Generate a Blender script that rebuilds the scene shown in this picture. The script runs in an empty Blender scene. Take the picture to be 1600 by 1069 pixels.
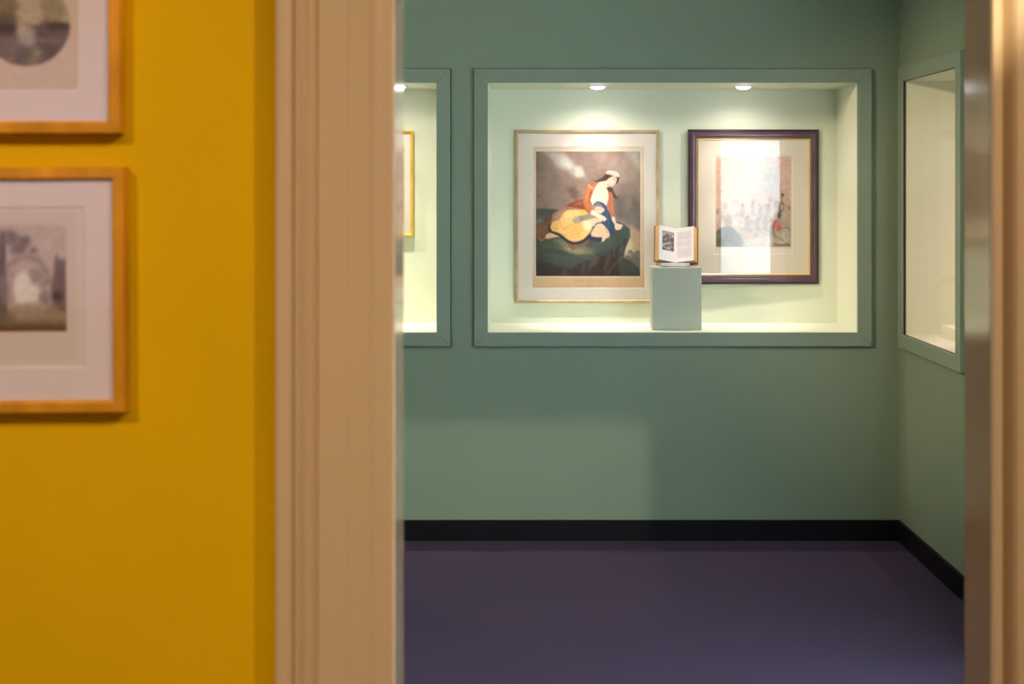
import bpy, bmesh, math, random
import numpy as np
from mathutils import Vector, Matrix

C = bpy.context.scene.collection
sc = bpy.context.scene
R = math.radians
F = 2222.22                     # focal length in pixels (50 mm on a 36 mm sensor, 1600 px wide)
VX, VY = 845.0, 288.0           # vanishing point of the depth lines
EYE = 1.5
ZB = 5.994                      # distance of the green back wall

# ------------------------------------------------------------------ camera
cam = bpy.data.cameras.new('camera')
camo = bpy.data.objects.new('camera', cam)
C.objects.link(camo)
camo.location = (0, 0, EYE)
camo.rotation_euler = (R(90), 0, 0)
cam.lens = 50
cam.sensor_width = 36
cam.sensor_fit = 'HORIZONTAL'
cam.shift_x = -(VX - 800) / 1600
cam.shift_y = -(534.5 - VY) / 1600
cam.clip_start = 0.05
cam.dof.use_dof = True
cam.dof.focus_distance = 6.05
cam.dof.aperture_fstop = 6.0
sc.camera = camo

# ------------------------------------------------------------------ world, lights, exposure
w = bpy.data.worlds.new('overcast_sky')
sc.world = w
w.use_nodes = True
bg = w.node_tree.nodes['Background']
bg.inputs[0].default_value = (0.74, 0.87, 1.0, 1)
bg.inputs[1].default_value = 16.0
sc.view_settings.view_transform = 'Standard'
sc.view_settings.look = 'None'
sc.view_settings.exposure = 0.0
sc.view_settings.gamma = 1.0
sc.view_settings.use_curve_mapping = False


def spot(name, loc, target, watts, col, size, blend, radius):
    l = bpy.data.lights.new(name, 'SPOT')
    l.energy = watts
    l.color = col
    l.spot_size = R(size)
    l.spot_blend = blend
    l.shadow_soft_size = radius
    o = bpy.data.objects.new(name, l)
    C.objects.link(o)
    o.location = loc
    o.rotation_euler = (Vector(target) - Vector(loc)).to_track_quat('-Z', 'Y').to_euler()
    return o


def area(name, loc, target, watts, col, sx, sy):
    l = bpy.data.lights.new(name, 'AREA')
    l.shape = 'RECTANGLE'
    l.size = sx
    l.size_y = sy
    l.energy = watts
    l.color = col
    o = bpy.data.objects.new(name, l)
    C.objects.link(o)
    o.location = loc
    o.rotation_euler = (Vector(target) - Vector(loc)).to_track_quat('-Z', 'Y').to_euler()
    return o


WARM = (1.0, 0.71, 0.58)
spot('warm_spotlight', (1.4, 0.1, 2.95), (0.35, 1.9, 1.2), 115, WARM, 120, 0.7, 0.03)
spot('warm_spotlight', (-1.75, -0.5, 3.05), (-1.25, 1.9, 1.0), 125, WARM, 56, 0.8, 0.03)
spot('warm_spotlight', (0.678, -1.0, 3.118), (-0.05, 5.9, 0.35), 600, (1.0, 0.84, 0.64), 13.5, 0.12, 0.03)
area('ceiling_fill_light', (0.0, -0.6, 3.1), (0, -0.6, 0), 30, (1.0, 0.78, 0.6), 2.4, 1.2)  # added soft fill for the near room, not a visible fixture
area('ceiling_fill_light', (-1.7, 3.5, 2.9), (-0.6, 3.9, 0), 76, (1.0, 0.84, 0.68), 1.2, 1.2)  # added warm fill that lifts the green room's walls and carpet
spot('warm_spotlight', (-2.3, 3.3, 2.75), (1.52, 5.6, 1.2), 500, (1.0, 0.74, 0.48), 29, 0.9, 0.03)  # added unseen spot that warms and brightens the side wall


# ------------------------------------------------------------------ materials
def s2l(c):
    c = np.asarray(c, dtype=float) / 255.0
    return np.where(c <= 0.04045, c / 12.92, ((c + 0.055) / 1.055) ** 2.4)


def mat(name, col, rough=0.6, metal=0.0, noise=None, bump=None, coat=0.0, spec=0.5, emit=None):
    """col is a linear albedo; noise = (scale, amount); bump = (scale, strength)."""
    m = bpy.data.materials.new(name)
    m.use_nodes = True
    nt = m.node_tree
    b = nt.nodes['Principled BSDF']
    b.inputs['Base Color'].default_value = (*col, 1)
    b.inputs['Roughness'].default_value = rough
    b.inputs['Metallic'].default_value = metal
    b.inputs['Coat Weight'].default_value = coat
    b.inputs['Coat Roughness'].default_value = 0.08
    b.inputs['Specular IOR Level'].default_value = spec
    tc = nt.nodes.new('ShaderNodeTexCoord')
    if noise:
        n = nt.nodes.new('ShaderNodeTexNoise')
        n.inputs['Detail'].default_value = 5
        mp = nt.nodes.new('ShaderNodeMapping')
        s = noise[0]
        mp.inputs['Scale'].default_value = s if isinstance(s, tuple) else (s, s, s)
        nt.links.new(tc.outputs['Object'], mp.inputs[0])
        nt.links.new(mp.outputs[0], n.inputs['Vector'])
        n.inputs['Scale'].default_value = 1.0
        r = nt.nodes.new('ShaderNodeValToRGB')
        a = noise[1]
        r.color_ramp.elements[0].position = 0.3
        r.color_ramp.elements[1].position = 0.7
        r.color_ramp.elements[0].color = (*[c * (1 - a) for c in col], 1)
        r.color_ramp.elements[1].color = (*[min(1, c * (1 + a)) for c in col], 1)
        nt.links.new(n.outputs['Fac'], r.inputs[0])
        nt.links.new(r.outputs[0], b.inputs['Base Color'])
    if bump:
        n2 = nt.nodes.new('ShaderNodeTexNoise')
        n2.inputs['Scale'].default_value = bump[0]
        n2.inputs['Detail'].default_value = 4
        nt.links.new(tc.outputs['Object'], n2.inputs['Vector'])
        bp = nt.nodes.new('ShaderNodeBump')
        bp.inputs['Strength'].default_value = bump[1]
        bp.inputs['Distance'].default_value = 0.002
        nt.links.new(n2.outputs['Fac'], bp.inputs['Height'])
        nt.links.new(bp.outputs[0], b.inputs['Normal'])
    if emit:
        b.inputs['Emission Color'].default_value = (*emit[0], 1)
        b.inputs['Emission Strength'].default_value = emit[1]
    return m


def glass_mat(name, tint=(0.97, 0.985, 0.975), f0=0.042, rough=0.0, grazing=1.0):
    m = bpy.data.materials.new(name)
    m.use_nodes = True
    nt = m.node_tree
    nt.nodes.remove(nt.nodes['Principled BSDF'])
    out = nt.nodes['Material Output']
    lw = nt.nodes.new('ShaderNodeLayerWeight')
    lw.inputs[0].default_value = 0.5
    p = nt.nodes.new('ShaderNodeMath'); p.operation = 'POWER'; p.inputs[1].default_value = 5
    nt.links.new(lw.outputs['Facing'], p.inputs[0])
    ma = nt.nodes.new('ShaderNodeMath'); ma.operation = 'MULTIPLY_ADD'
    ma.inputs[1].default_value = (1 - f0) * grazing
    ma.inputs[2].default_value = f0
    nt.links.new(p.outputs[0], ma.inputs[0])
    tr = nt.nodes.new('ShaderNodeBsdfTransparent'); tr.inputs[0].default_value = (*tint, 1)
    gl = nt.nodes.new('ShaderNodeBsdfGlossy'); gl.inputs['Roughness'].default_value = rough
    mx = nt.nodes.new('ShaderNodeMixShader')
    nt.links.new(ma.outputs[0], mx.inputs[0])
    nt.links.new(tr.outputs[0], mx.inputs[1])
    nt.links.new(gl.outputs[0], mx.inputs[2])
    nt.links.new(mx.outputs[0], out.inputs[0])
    return m


def print_mat(name):
    """flat print: colour lives in the mesh colour attribute, paper grain on top"""
    m = mat(name, (0.8, 0.8, 0.8), 0.75, spec=0.2)
    nt = m.node_tree
    b = nt.nodes['Principled BSDF']
    a = nt.nodes.new('ShaderNodeVertexColor')
    a.layer_name = 'ink'
    nt.links.new(a.outputs[0], b.inputs['Base Color'])
    return m


def translucent_mat(name, col, tcol):
    m = bpy.data.materials.new(name)
    m.use_nodes = True
    nt = m.node_tree
    nt.nodes.remove(nt.nodes['Principled BSDF'])
    out = nt.nodes['Material Output']
    d = nt.nodes.new('ShaderNodeBsdfDiffuse'); d.inputs[0].default_value = (*col, 1)
    t = nt.nodes.new('ShaderNodeBsdfTranslucent'); t.inputs[0].default_value = (*tcol, 1)
    ad = nt.nodes.new('ShaderNodeAddShader')
    nt.links.new(d.outputs[0], ad.inputs[0]); nt.links.new(t.outputs[0], ad.inputs[1])
    nt.links.new(ad.outputs[0], out.inputs[0])
    return m


M = dict(
    yellow=mat('yellow_wall_paint', (0.76, 0.48, 0.0), 0.75, noise=(3.0, 0.04), bump=(180, 0.08), spec=0.12),
    green=mat('green_wall_paint', (0.172, 0.232, 0.162), 0.55, noise=(2.0, 0.04), bump=(150, 0.08), spec=0.35),
    green_trim=mat('green_satin_paint', (0.180, 0.238, 0.180), 0.5, noise=(4.0, 0.04), bump=(60, 0.05), spec=0.45),
    niche=mat('pale_green_paint', (0.68, 0.725, 0.575), 0.6, noise=(3.0, 0.02), bump=(120, 0.05), spec=0.3),
    plinth=mat('plinth_green_paint', (0.41, 0.45, 0.37), 0.5, noise=(6.0, 0.02), spec=0.3),
    black=mat('black_satin_paint', (0.004, 0.004, 0.006), 0.5, noise=(8, 0.2), spec=0.15),
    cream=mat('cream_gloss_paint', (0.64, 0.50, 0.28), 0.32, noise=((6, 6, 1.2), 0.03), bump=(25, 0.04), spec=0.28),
    jamb=mat('shaded_cream_gloss_paint', (0.29, 0.195, 0.10), 0.11, noise=(5, 0.03), bump=(9, 0.02), spec=0.25),  # same cream as the casing, with the reveals' shade darkened into the colour
    ceiling=mat('white_ceiling_paint', (0.72, 0.70, 0.66), 0.8, noise=(3, 0.02)),
    grey=mat('grey_floorboards', (0.22, 0.17, 0.13), 0.4, noise=((2, 12, 1), 0.2)),
    pale=mat('pale_wall_paint', (0.62, 0.56, 0.52), 0.7, noise=(3, 0.03)),
    oak=mat('honey_oak_wood', (0.68, 0.32, 0.012), 0.45, noise=((14, 14, 5), 0.35), bump=(60, 0.1), coat=0.0, spec=0.3),
    brass=mat('brushed_bronze_frame', (0.47, 0.34, 0.185), 0.42, metal=0.35, noise=((10, 10, 10), 0.25)),
    gold=mat('gilt_slip', (0.85, 0.55, 0.16), 0.3, metal=0.5, noise=(30, 0.1)),
    goldframe=mat('yellow_gold_frame', (0.80, 0.50, 0.07), 0.3, metal=0.35, noise=(20, 0.1)),
    mahogany=mat('dark_plum_lacquer', (0.085, 0.038, 0.055), 0.28, noise=((8, 8, 8), 0.25), coat=0.35),
    ebony=mat('ebonised_edge', (0.035, 0.022, 0.026), 0.35, noise=((8, 8, 8), 0.2), coat=0.2),
    mount=mat('off_white_mount', (0.88, 0.77, 0.70), 0.8, noise=(40, 0.01), spec=0.2),
    mount_cream=mat('cream_mount', (0.82, 0.70, 0.60), 0.8, noise=(40, 0.01), spec=0.2),
    mount_left=mat('white_mount', (0.90, 0.80, 0.84), 0.8, noise=(40, 0.01), spec=0.2),
    bevel=mat('mount_bevel_core', (0.93, 0.86, 0.78), 0.8, noise=(60, 0.01)),
    board=mat('backing_board', (0.25, 0.18, 0.12), 0.8, noise=(20, 0.1)),
    page_edge=mat('page_fore_edge', (0.58, 0.36, 0.15), 0.75, noise=((300, 300, 6), 0.3), bump=(400, 0.2)),
    leather=mat('brown_leather', (0.17, 0.085, 0.035), 0.5, noise=(60, 0.35), bump=(200, 0.2)),
    steel=mat('brushed_steel', (0.6, 0.6, 0.6), 0.3, metal=1.0, noise=(50, 0.1)),
    white=mat('white_window_paint', (0.8, 0.8, 0.8), 0.4, noise=(5, 0.02)),
    lamp=mat('lamp_lens', (0.9, 0.9, 0.9), 0.3, emit=((1.0, 0.93, 0.95), 40), noise=(5, 0.01)),
    rim=mat('lamp_rim', (0.75, 0.75, 0.73), 0.3, metal=0.3, noise=(5, 0.02)),
    ink=print_mat('printed_paper'),
    glass=glass_mat('picture_glass'),
    acrylic=glass_mat('clear_acrylic', (0.97, 0.985, 0.99), 0.05, 0.03),
    curtain=mat('backlight_mask_cloth', (0.36, 0.33, 0.29), 0.9, noise=((30, 30, 2), 0.1)),
    sheer=translucent_mat('sheer_white_curtain', (0.25, 0.25, 0.25), (0.70, 0.72, 0.74)),
    frost=translucent_mat('frosted_acrylic', (0.62, 0.61, 0.62), (0.30, 0.30, 0.31)),
    blind=translucent_mat('dimming_blind_cloth', (0.6, 0.6, 0.62), (0.15, 0.13, 0.17)),
    rubber=mat('black_rubber', (0.012, 0.012, 0.012), 0.6, noise=(30, 0.2)),
    ar_glass=glass_mat('coated_case_glass', (0.985, 0.975, 0.97), 0.012, 0.0, 0.16),
)


def carpet_mat():
    m = mat('purple_carpet', (0.1, 0.1, 0.1), 0.95, spec=0.1)
    nt = m.node_tree
    b = nt.nodes['Principled BSDF']
    tc = nt.nodes.new('ShaderNodeTexCoord')
    n = nt.nodes.new('ShaderNodeTexNoise'); n.inputs['Scale'].default_value = 240; n.inputs['Detail'].default_value = 3
    n2 = nt.nodes.new('ShaderNodeTexNoise'); n2.inputs['Scale'].default_value = 1.6
    nt.links.new(tc.outputs['Object'], n.inputs['Vector']); nt.links.new(tc.outputs['Object'], n2.inputs['Vector'])
    r = nt.nodes.new('ShaderNodeValToRGB')
    e = r.color_ramp.elements
    e[0].position = 0.25; e[0].color = (0.039, 0.029, 0.050, 1)
    e[1].position = 0.72; e[1].color = (0.064, 0.048, 0.083, 1)
    x = r.color_ramp.elements.new(0.80); x.color = (0.15, 0.12, 0.17, 1)
    nt.links.new(n.outputs['Fac'], r.inputs[0])
    r2 = nt.nodes.new('ShaderNodeValToRGB')
    r2.color_ramp.elements[0].color = (0.92, 0.92, 0.98, 1); r2.color_ramp.elements[1].color = (1.08, 1.0, 1.0, 1)
    nt.links.new(n2.outputs['Fac'], r2.inputs[0])
    mx = nt.nodes.new('ShaderNodeMix'); mx.data_type = 'RGBA'; mx.blend_type = 'MULTIPLY'; mx.inputs[0].default_value = 1
    nt.links.new(r.outputs[0], mx.inputs[6]); nt.links.new(r2.outputs[0], mx.inputs[7])
    nt.links.new(mx.outputs[2], b.inputs['Base Color'])
    bp = nt.nodes.new('ShaderNodeBump'); bp.inputs['Strength'].default_value = 0.5; bp.inputs['Distance'].default_value = 0.003
    nt.links.new(n.outputs['Fac'], bp.inputs['Height']); nt.links.new(bp.outputs[0], b.inputs['Normal'])
    return m


M['carpet'] = carpet_mat()


# ------------------------------------------------------------------ helpers
def W(px, py, y):
    """world point seen at pixel (px, py) at distance y"""
    return Vector(((px - VX) * y / F, y, EYE - (py - VY) * y / F))


def bx(bm, x0, x1, y0, y1, z0, z1):
    v = [bm.verts.new(p) for p in ((x0, y0, z0), (x1, y0, z0), (x1, y1, z0), (x0, y1, z0),
                                   (x0, y0, z1), (x1, y0, z1), (x1, y1, z1), (x0, y1, z1))]
    for f in ((0, 3, 2, 1), (4, 5, 6, 7), (0, 1, 5, 4), (1, 2, 6, 5), (2, 3, 7, 6), (3, 0, 4, 7)):
        bm.faces.new([v[i] for i in f])
    return v


def prism(bm, pts, d0, d1, axis='y'):
    """extrude a 2-D outline between d0 and d1 along an axis (outline is x,z for 'y'; x,y for 'z')"""
    def P(p, d):
        return (p[0], d, p[1]) if axis == 'y' else ((p[0], p[1], d) if axis == 'z' else (d, p[0], p[1]))
    a = [bm.verts.new(P(p, d0)) for p in pts]
    b = [bm.verts.new(P(p, d1)) for p in pts]
    n = len(pts)
    bm.faces.new(a); bm.faces.new(b[::-1])
    for i in range(n):
        bm.faces.new((a[i], b[i], b[(i + 1) % n], a[(i + 1) % n]))


def obj(name, bm, m, parent=None, bevel=0.0, smooth=False):
    bmesh.ops.recalc_face_normals(bm, faces=bm.faces)
    me = bpy.data.meshes.new(name)
    bm.to_mesh(me)
    bm.free()
    me.materials.append(m)
    if smooth:
        for p in me.polygons:
            p.use_smooth = True
    o = bpy.data.objects.new(name, me)
    C.objects.link(o)
    if parent:
        o.parent = parent
    if bevel:
        b = o.modifiers.new('bevel', 'BEVEL')
        b.width = bevel
        b.segments = 2
        b.limit_method = 'ANGLE'
    return o


def box_obj(name, dims, m, parent=None, bevel=0.0):
    bm = bmesh.new()
    bx(bm, *dims)
    return obj(name, bm, m, parent, bevel)


def thing(name, label, cat, loc=(0, 0, 0), rotz=0, group=None):
    o = bpy.data.objects.new(name, None)
    o.empty_display_size = 0.1
    C.objects.link(o)
    o.location = loc
    o.rotation_euler = (0, 0, rotz)
    o['label'] = label
    o['category'] = cat
    if group:
        o['group'] = group
    return o


def tag(o, label, cat, group=None):
    o['label'] = label
    o['category'] = cat
    if group:
        o['group'] = group


def struct(o, label=None):
    o['kind'] = 'structure'
    if label:
        o['label'] = label
    return o


def mitred_side(bm, k, w, h, prof, gap=0.0):
    """one side of a rectangular frame centred on 0,0 in the x-z plane.
    prof = closed list of (inset from outer edge, height towards -y).  k: 0 top 1 right 2 bottom 3 left"""
    cs = []
    for (u, v) in prof:
        X, Z = w / 2 - u, h / 2 - u
        g = gap
        c = [((-X + g, Z), (X - g, Z)), ((X, Z - g), (X, -Z + g)), ((X - g, -Z), (-X + g, -Z)), ((-X, -Z + g), (-X, Z - g))][k]
        cs.append((c[0], c[1], v))
    a = [bm.verts.new((p[0][0], -p[2], p[0][1])) for p in cs]
    b = [bm.verts.new((p[1][0], -p[2], p[1][1])) for p in cs]
    n = len(a)
    for i in range(n):
        j = (i + 1) % n
        bm.faces.new((a[i], a[j], b[j], b[i]))
    bm.faces.new(a[::-1]); bm.faces.new(b)


def mitred(name, parent, w, h, prof, m, gap=0.0, joined=False, y=0.0, bevel=0.0):
    out = []
    if joined:
        bm = bmesh.new()
        for k in range(4):
            mitred_side(bm, k, w, h, prof)
        o = obj(name, bm, m, parent)
        o.location.y = y
        return [o]
    for k in range(4):
        bm = bmesh.new()
        mitred_side(bm, k, w, h, prof, gap)
        o = obj(name, bm, m, parent, bevel)
        o.location.y = y
        out.append(o)
    return out


# ------------------------------------------------------------------ prints painted into a mesh colour attribute
class Canvas:
    """a sheet covering the pixel rectangle x0..x1, y0..y1 of the photograph's frame, s samples per pixel"""

    def __init__(self, x0, y0, x1, y1, s, base):
        self.x0, self.y0, self.x1, self.y1 = x0, y0, x1, y1
        self.nx = int((x1 - x0) * s) + 1
        self.ny = int((y1 - y0) * s) + 1
        self.s = s
        gx = np.linspace(x0, x1, self.nx)
        gy = np.linspace(y0, y1, self.ny)
        self.X, self.Y = np.meshgrid(gx, gy)
        self.a = np.empty((self.ny, self.nx, 3))
        self.a[:] = base
        self.rng = np.random.default_rng(7)

    def blur(self, m, r):
        k = max(0, int(round(r * self.s)))
        for _ in range(2):
            if k < 1:
                break
            p = np.pad(m, k, mode='edge')
            c = np.cumsum(np.pad(p, ((1, 0), (0, 0))), 0)
            p = (c[2 * k + 1:] - c[:-2 * k - 1]) / (2 * k + 1)
            c = np.cumsum(np.pad(p, ((0, 0), (1, 0))), 1)
            m = (c[:, 2 * k + 1:] - c[:, :-2 * k - 1]) / (2 * k + 1)
        return m

    def put(self, m, col, al=1.0, soft=0.0, clip=None):
        m = m.astype(float)
        if soft:
            m = self.blur(m, soft)
        if clip is not None:
            m = m * clip
        m = (m * al)[..., None]
        self.a = self.a * (1 - m) + np.asarray(col, float) * m

    def pm(self, pts):
        inside = np.zeros(self.X.shape, bool)
        n = len(pts)
        for i in range(n):
            xa, ya = pts[i]
            xb, yb = pts[(i + 1) % n]
            if ya == yb:
                continue
            c = (ya > self.Y) != (yb > self.Y)
            xi = (xb - xa) * (self.Y - ya) / (yb - ya) + xa
            inside ^= c & (self.X < xi)
        return inside

    def poly(self, pts, col, al=1.0, soft=0.0, clip=None):
        self.put(self.pm(pts), col, al, soft, clip)

    def ell(self, cx, cy, rx, ry, col, al=1.0, soft=0.0, clip=None):
        self.put(((self.X - cx) / rx) ** 2 + ((self.Y - cy) / ry) ** 2 < 1, col, al, soft, clip)

    def rect(self, x0, y0, x1, y1, col, al=1.0, soft=0.0, clip=None):
        self.put((self.X >= x0) & (self.X <= x1) & (self.Y >= y0) & (self.Y <= y1), col, al, soft, clip)

    def line(self, pts, wd, col, al=1.0, soft=0.0, clip=None):
        d = np.full(self.X.shape, 1e9)
        for (xa, ya), (xb, yb) in zip(pts[:-1], pts[1:]):
            dx, dy = xb - xa, yb - ya
            t = np.clip(((self.X - xa) * dx + (self.Y - ya) * dy) / max(dx * dx + dy * dy, 1e-9), 0, 1)
            d = np.minimum(d, np.hypot(self.X - xa - t * dx, self.Y - ya - t * dy))
        self.put(np.clip((wd / 2 - d) * self.s + 0.5, 0, 1), col, al, soft, clip)

    def noise(self, r, amt, clip=None, stretch=None):
        n = self.rng.standard_normal(self.X.shape)
        n = self.blur(n, r)
        if stretch:
            k = max(1, int(stretch * self.s))
            n = sum(np.roll(n, i, axis=1) for i in range(-k, k + 1)) / (2 * k + 1)
        n /= (n.std() + 1e-9)
        d = (n * amt)[..., None]
        if clip is not None:
            d = d * clip[..., None]
        self.a = self.a + d

    def build(self, name, parent, pos, white, white_albedo=(0.92, 0.80, 0.72)):
        """pos(px, py) -> local (x, y, z); colours are divided by the colour the photo gives white paper"""
        al = s2l(np.clip(self.a, 0, 255)) / s2l(white) * np.asarray(white_albedo)
        al = al * 0.9 + al.mean(-1, keepdims=True) * 0.1
        al = np.clip(al, 0.004, 0.95)
        P = np.stack([np.asarray(q, float) * np.ones(self.X.shape) for q in pos(self.X, self.Y)], -1).reshape(-1, 3)
        nx, ny = self.nx, self.ny
        idx = np.arange(nx * ny).reshape(ny, nx)
        quads = np.stack([idx[:-1, :-1], idx[1:, :-1], idx[1:, 1:], idx[:-1, 1:]], -1).reshape(-1, 4)
        me = bpy.data.meshes.new(name)
        me.vertices.add(len(P)); me.vertices.foreach_set('co', P.ravel())
        me.loops.add(quads.size); me.loops.foreach_set('vertex_index', quads.ravel())
        me.polygons.add(len(quads))
        me.polygons.foreach_set('loop_start', np.arange(0, quads.size, 4))
        me.update(calc_edges=True)
        ca = me.color_attributes.new('ink', 'FLOAT_COLOR', 'POINT')
        col = np.concatenate([al.reshape(-1, 3), np.ones((nx * ny, 1))], 1)
        ca.data.foreach_set('color', col.ravel())
        me.materials.append(M['ink'])
        o = bpy.data.objects.new(name, me)
        C.objects.link(o)
        o.parent = parent
        return o


# ================================================================== THE SETTING
GX = 1.512                       # green right wall at the far corner
RW_ROT = R(-90) + math.atan(0.02)  # the right wall opens out very slightly towards the viewer
ZC = 2.95                        # ceiling
DW0, DW1 = 1.875, 1.95           # dividing wall
JL, JR = -0.190, 0.587           # doorway opening
DH = 2.05
FD = 0.018                       # display frames stand proud of the wall
zf = ZB - FD
case_y1 = ZB + 0.42 - FD

# main case in the back wall, from its outline in the photograph
A0, A1 = W(740.5, 107.5, zf), W(1362, 541.5, zf)
I0, I1 = W(762, 128, zf), W(1341, 521, zf)
mx0, mx1 = A0.x, A1.x
mz1, mz0 = A0.z, A1.z
mw, mh = mx1 - mx0, mz1 - mz0
bw = (W(762, 0, zf).x - W(740.5, 0, zf).x)
lx1 = W(703.5, 0, zf).x          # left case
lx0 = lx1 - mw


def hole_wall(bm, x0, x1, z0, z1, y0, y1, holes):
    """wall slab in the x-z plane with rectangular holes (x0,x1,z0,z1)"""
    xs = sorted({x0, x1, *[h[0] for h in holes], *[h[1] for h in holes]})
    zs = sorted({z0, z1, *[h[2] for h in holes], *[h[3] for h in holes]})
    for i in range(len(xs) - 1):
        for j in range(len(zs) - 1):
            cx, cz = (xs[i] + xs[i + 1]) / 2, (zs[j] + zs[j + 1]) / 2
            if any(h[0] < cx < h[1] and h[2] < cz < h[3] for h in holes):
                continue
            bx(bm, xs[i], xs[i + 1], y0, y1, zs[j], zs[j + 1])
    bmesh.ops.remove_doubles(bm, verts=bm.verts, dist=1e-5)
    # drop the coincident inner faces
    seen = {}
    for f in list(bm.faces):
        k = tuple(sorted(v.index for v in f.verts)) if False else tuple(sorted((round(v.co.x, 4), round(v.co.y, 4), round(v.co.z, 4)) for v in f.verts))
        seen.setdefault(k, []).append(f)
    dead = [f for fs in seen.values() if len(fs) > 1 for f in fs]
    bmesh.ops.delete(bm, geom=dead, context='FACES')


m_ = -0.0022
bm = bmesh.new()
hole_wall(bm, -3.4, 1.70, -0.02, ZC, ZB, ZB + 0.12,
          [(mx0 + m_, mx1 - m_, mz0 + m_, mz1 - m_), (lx0 + m_, lx1 - m_, mz0 + m_, mz1 - m_)])
struct(obj('wall_back', bm, M['green']), 'sage green back wall with lit display niches')

# right wall in its own rotated frame: local x runs from the far corner towards the viewer
RC = (0.035, 0.865)              # right display case, outer edges
RWIN = (1.40, 3.78, 0.16, 1.96)  # window further along
bm = bmesh.new()
hole_wall(bm, -0.15, 4.1, -0.02, ZC, 0, 0.14,
          [(RC[0] + m_, RC[1] - m_, mz0 + m_, mz1 - m_), RWIN])
rw = struct(obj('wall_right', bm, M['green']), 'sage green side wall with display niche')
rw.location = (GX, ZB, 0)
rw.rotation_euler = (0, 0, RW_ROT)
struct(box_obj('wall_left', (-3.45, -3.35, DW1, ZB + 0.1, -0.02, ZC), M['green']))
struct(box_obj('floor', (-3.5, 1.9, DW0 + 0.02, ZB + 0.1, -0.05, 0), M['carpet']), 'purple carpeted floor')
struct(box_obj('ceiling', (-3.5, 1.9, DW1, ZB + 0.1, ZC, ZC + 0.05), M['ceiling']))

# dividing wall with the doorway
bm = bmesh.new()
hole_wall(bm, -3.8, 2.6, -0.02, 3.35, DW0, DW0 + 0.04, [(JL - 0.012, JR + 0.012, -0.02, DH + 0.012)])
struct(obj('wall_front', bm, M['yellow']), 'mustard yellow wall left of the doorway')
bm = bmesh.new()
hole_wall(bm, -3.5, 1.75, -0.02, ZC, DW0 + 0.04, DW1, [(JL - 0.012, JR + 0.012, -0.02, DH + 0.012)])
struct(obj('wall_inner', bm, M['green']))

# glossy door lining
door = bpy.data.objects.new('door_1', None)
C.objects.link(door)
struct(door, 'cream painted doorway lining with glossy reveals')
door.location = ((JL + JR) / 2, DW0, 0)
hw = (JR - JL) / 2
yj0, yj1 = 1.858 - DW0, 1.970 - DW0
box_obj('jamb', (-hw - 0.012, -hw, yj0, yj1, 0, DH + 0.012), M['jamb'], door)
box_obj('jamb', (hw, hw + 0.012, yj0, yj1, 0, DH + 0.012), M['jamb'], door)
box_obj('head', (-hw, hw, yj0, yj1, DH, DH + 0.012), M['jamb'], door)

# moulded casing: (distance from the opening, height above the wall)
casing = [(0.0, 0.0), (0.0, 0.0235), (0.0004, 0.0250), (0.0016, 0.0261), (0.008, 0.0268), (0.0128, 0.0248), (0.0145, 0.021),
          (0.0149, 0.0030), (0.0175, 0.0010), (0.0200, 0.0030), (0.0240, 0.0120), (0.0280, 0.0200), (0.0325, 0.0250), (0.040, 0.0265),
          (0.0595, 0.0268), (0.0605, 0.0262), (0.0625, 0.0262), (0.0635, 0.0268), (0.0975, 0.0270), (0.0995, 0.0225), (0.1030, 0.0215),
          (0.1055, 0.0262), (0.1090, 0.0290), (0.1130, 0.0270), (0.1160, 0.0248), (0.1190, 0.0290), (0.1225, 0.0350),
          (0.1275, 0.0335), (0.1300, 0.0275), (0.1345, 0.0335), (0.1400, 0.0360), (0.1480, 0.0362), (0.1525, 0.0345), (0.1535, 0.0300),
          (0.1535, 0.0)]


casing_soft = [(0.0, 0.0), (0.0, 0.0195), (0.001, 0.0210), (0.005, 0.0226), (0.0125, 0.0236), (0.0165, 0.0246), (0.0195, 0.0270), (0.0240, 0.0284),
               (0.0290, 0.0276), (0.0330, 0.0266), (0.040, 0.0265)] + casing[[c[0] for c in casing].index(0.0595):]


def casing_obj(name, sgn, xedge, z1, label, casing=casing):
    bm = bmesh.new()
    a = [bm.verts.new((xedge + sgn * (u + 0.0006), DW0 - v, 0)) for u, v in casing]
    b = [bm.verts.new((xedge + sgn * (u + 0.0006), DW0 - v, z1 + u)) for u, v in casing]
    n = len(a)
    for i in range(n):
        bm.faces.new((a[i], a[(i + 1) % n], b[(i + 1) % n], b[i]))
    bm.faces.new(a); bm.faces.new(b)
    return struct(obj(name, bm, M['cream']), label)


casing_obj('trim_1', -1, JL, DH, 'cream moulded door casing beside the yellow wall', casing_soft)
casing_obj('trim_2', 1, JR, DH, 'cream moulded door casing on the right')
bm = bmesh.new()
a = [bm.verts.new((JL - u, DW0 - v, DH + u)) for u, v in casing]
b = [bm.verts.new((JR + u, DW0 - v, DH + u)) for u, v in casing]
n = len(a)
for i in range(n):
    bm.faces.new((a[i], a[(i + 1) % n], b[(i + 1) % n], b[i]))
bm.faces.new(a); bm.faces.new(b)
struct(obj('trim_3', bm, M['cream']))

# black baseboards
BH = 0.0863
o = struct(box_obj('baseboard_back', (-3.35, GX - 0.010, ZB - 0.014, ZB, 0, BH), M['black'], None, 0.002),
           'black baseboard along the back wall')
o = struct(box_obj('baseboard_right', (0.0, 3.98, -0.014, 0.0, 0, BH), M['black'], None, 0.002),
           'black baseboard along the right wall')
o.location = (GX, ZB, 0)
o.rotation_euler = (0, 0, RW_ROT)

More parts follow.
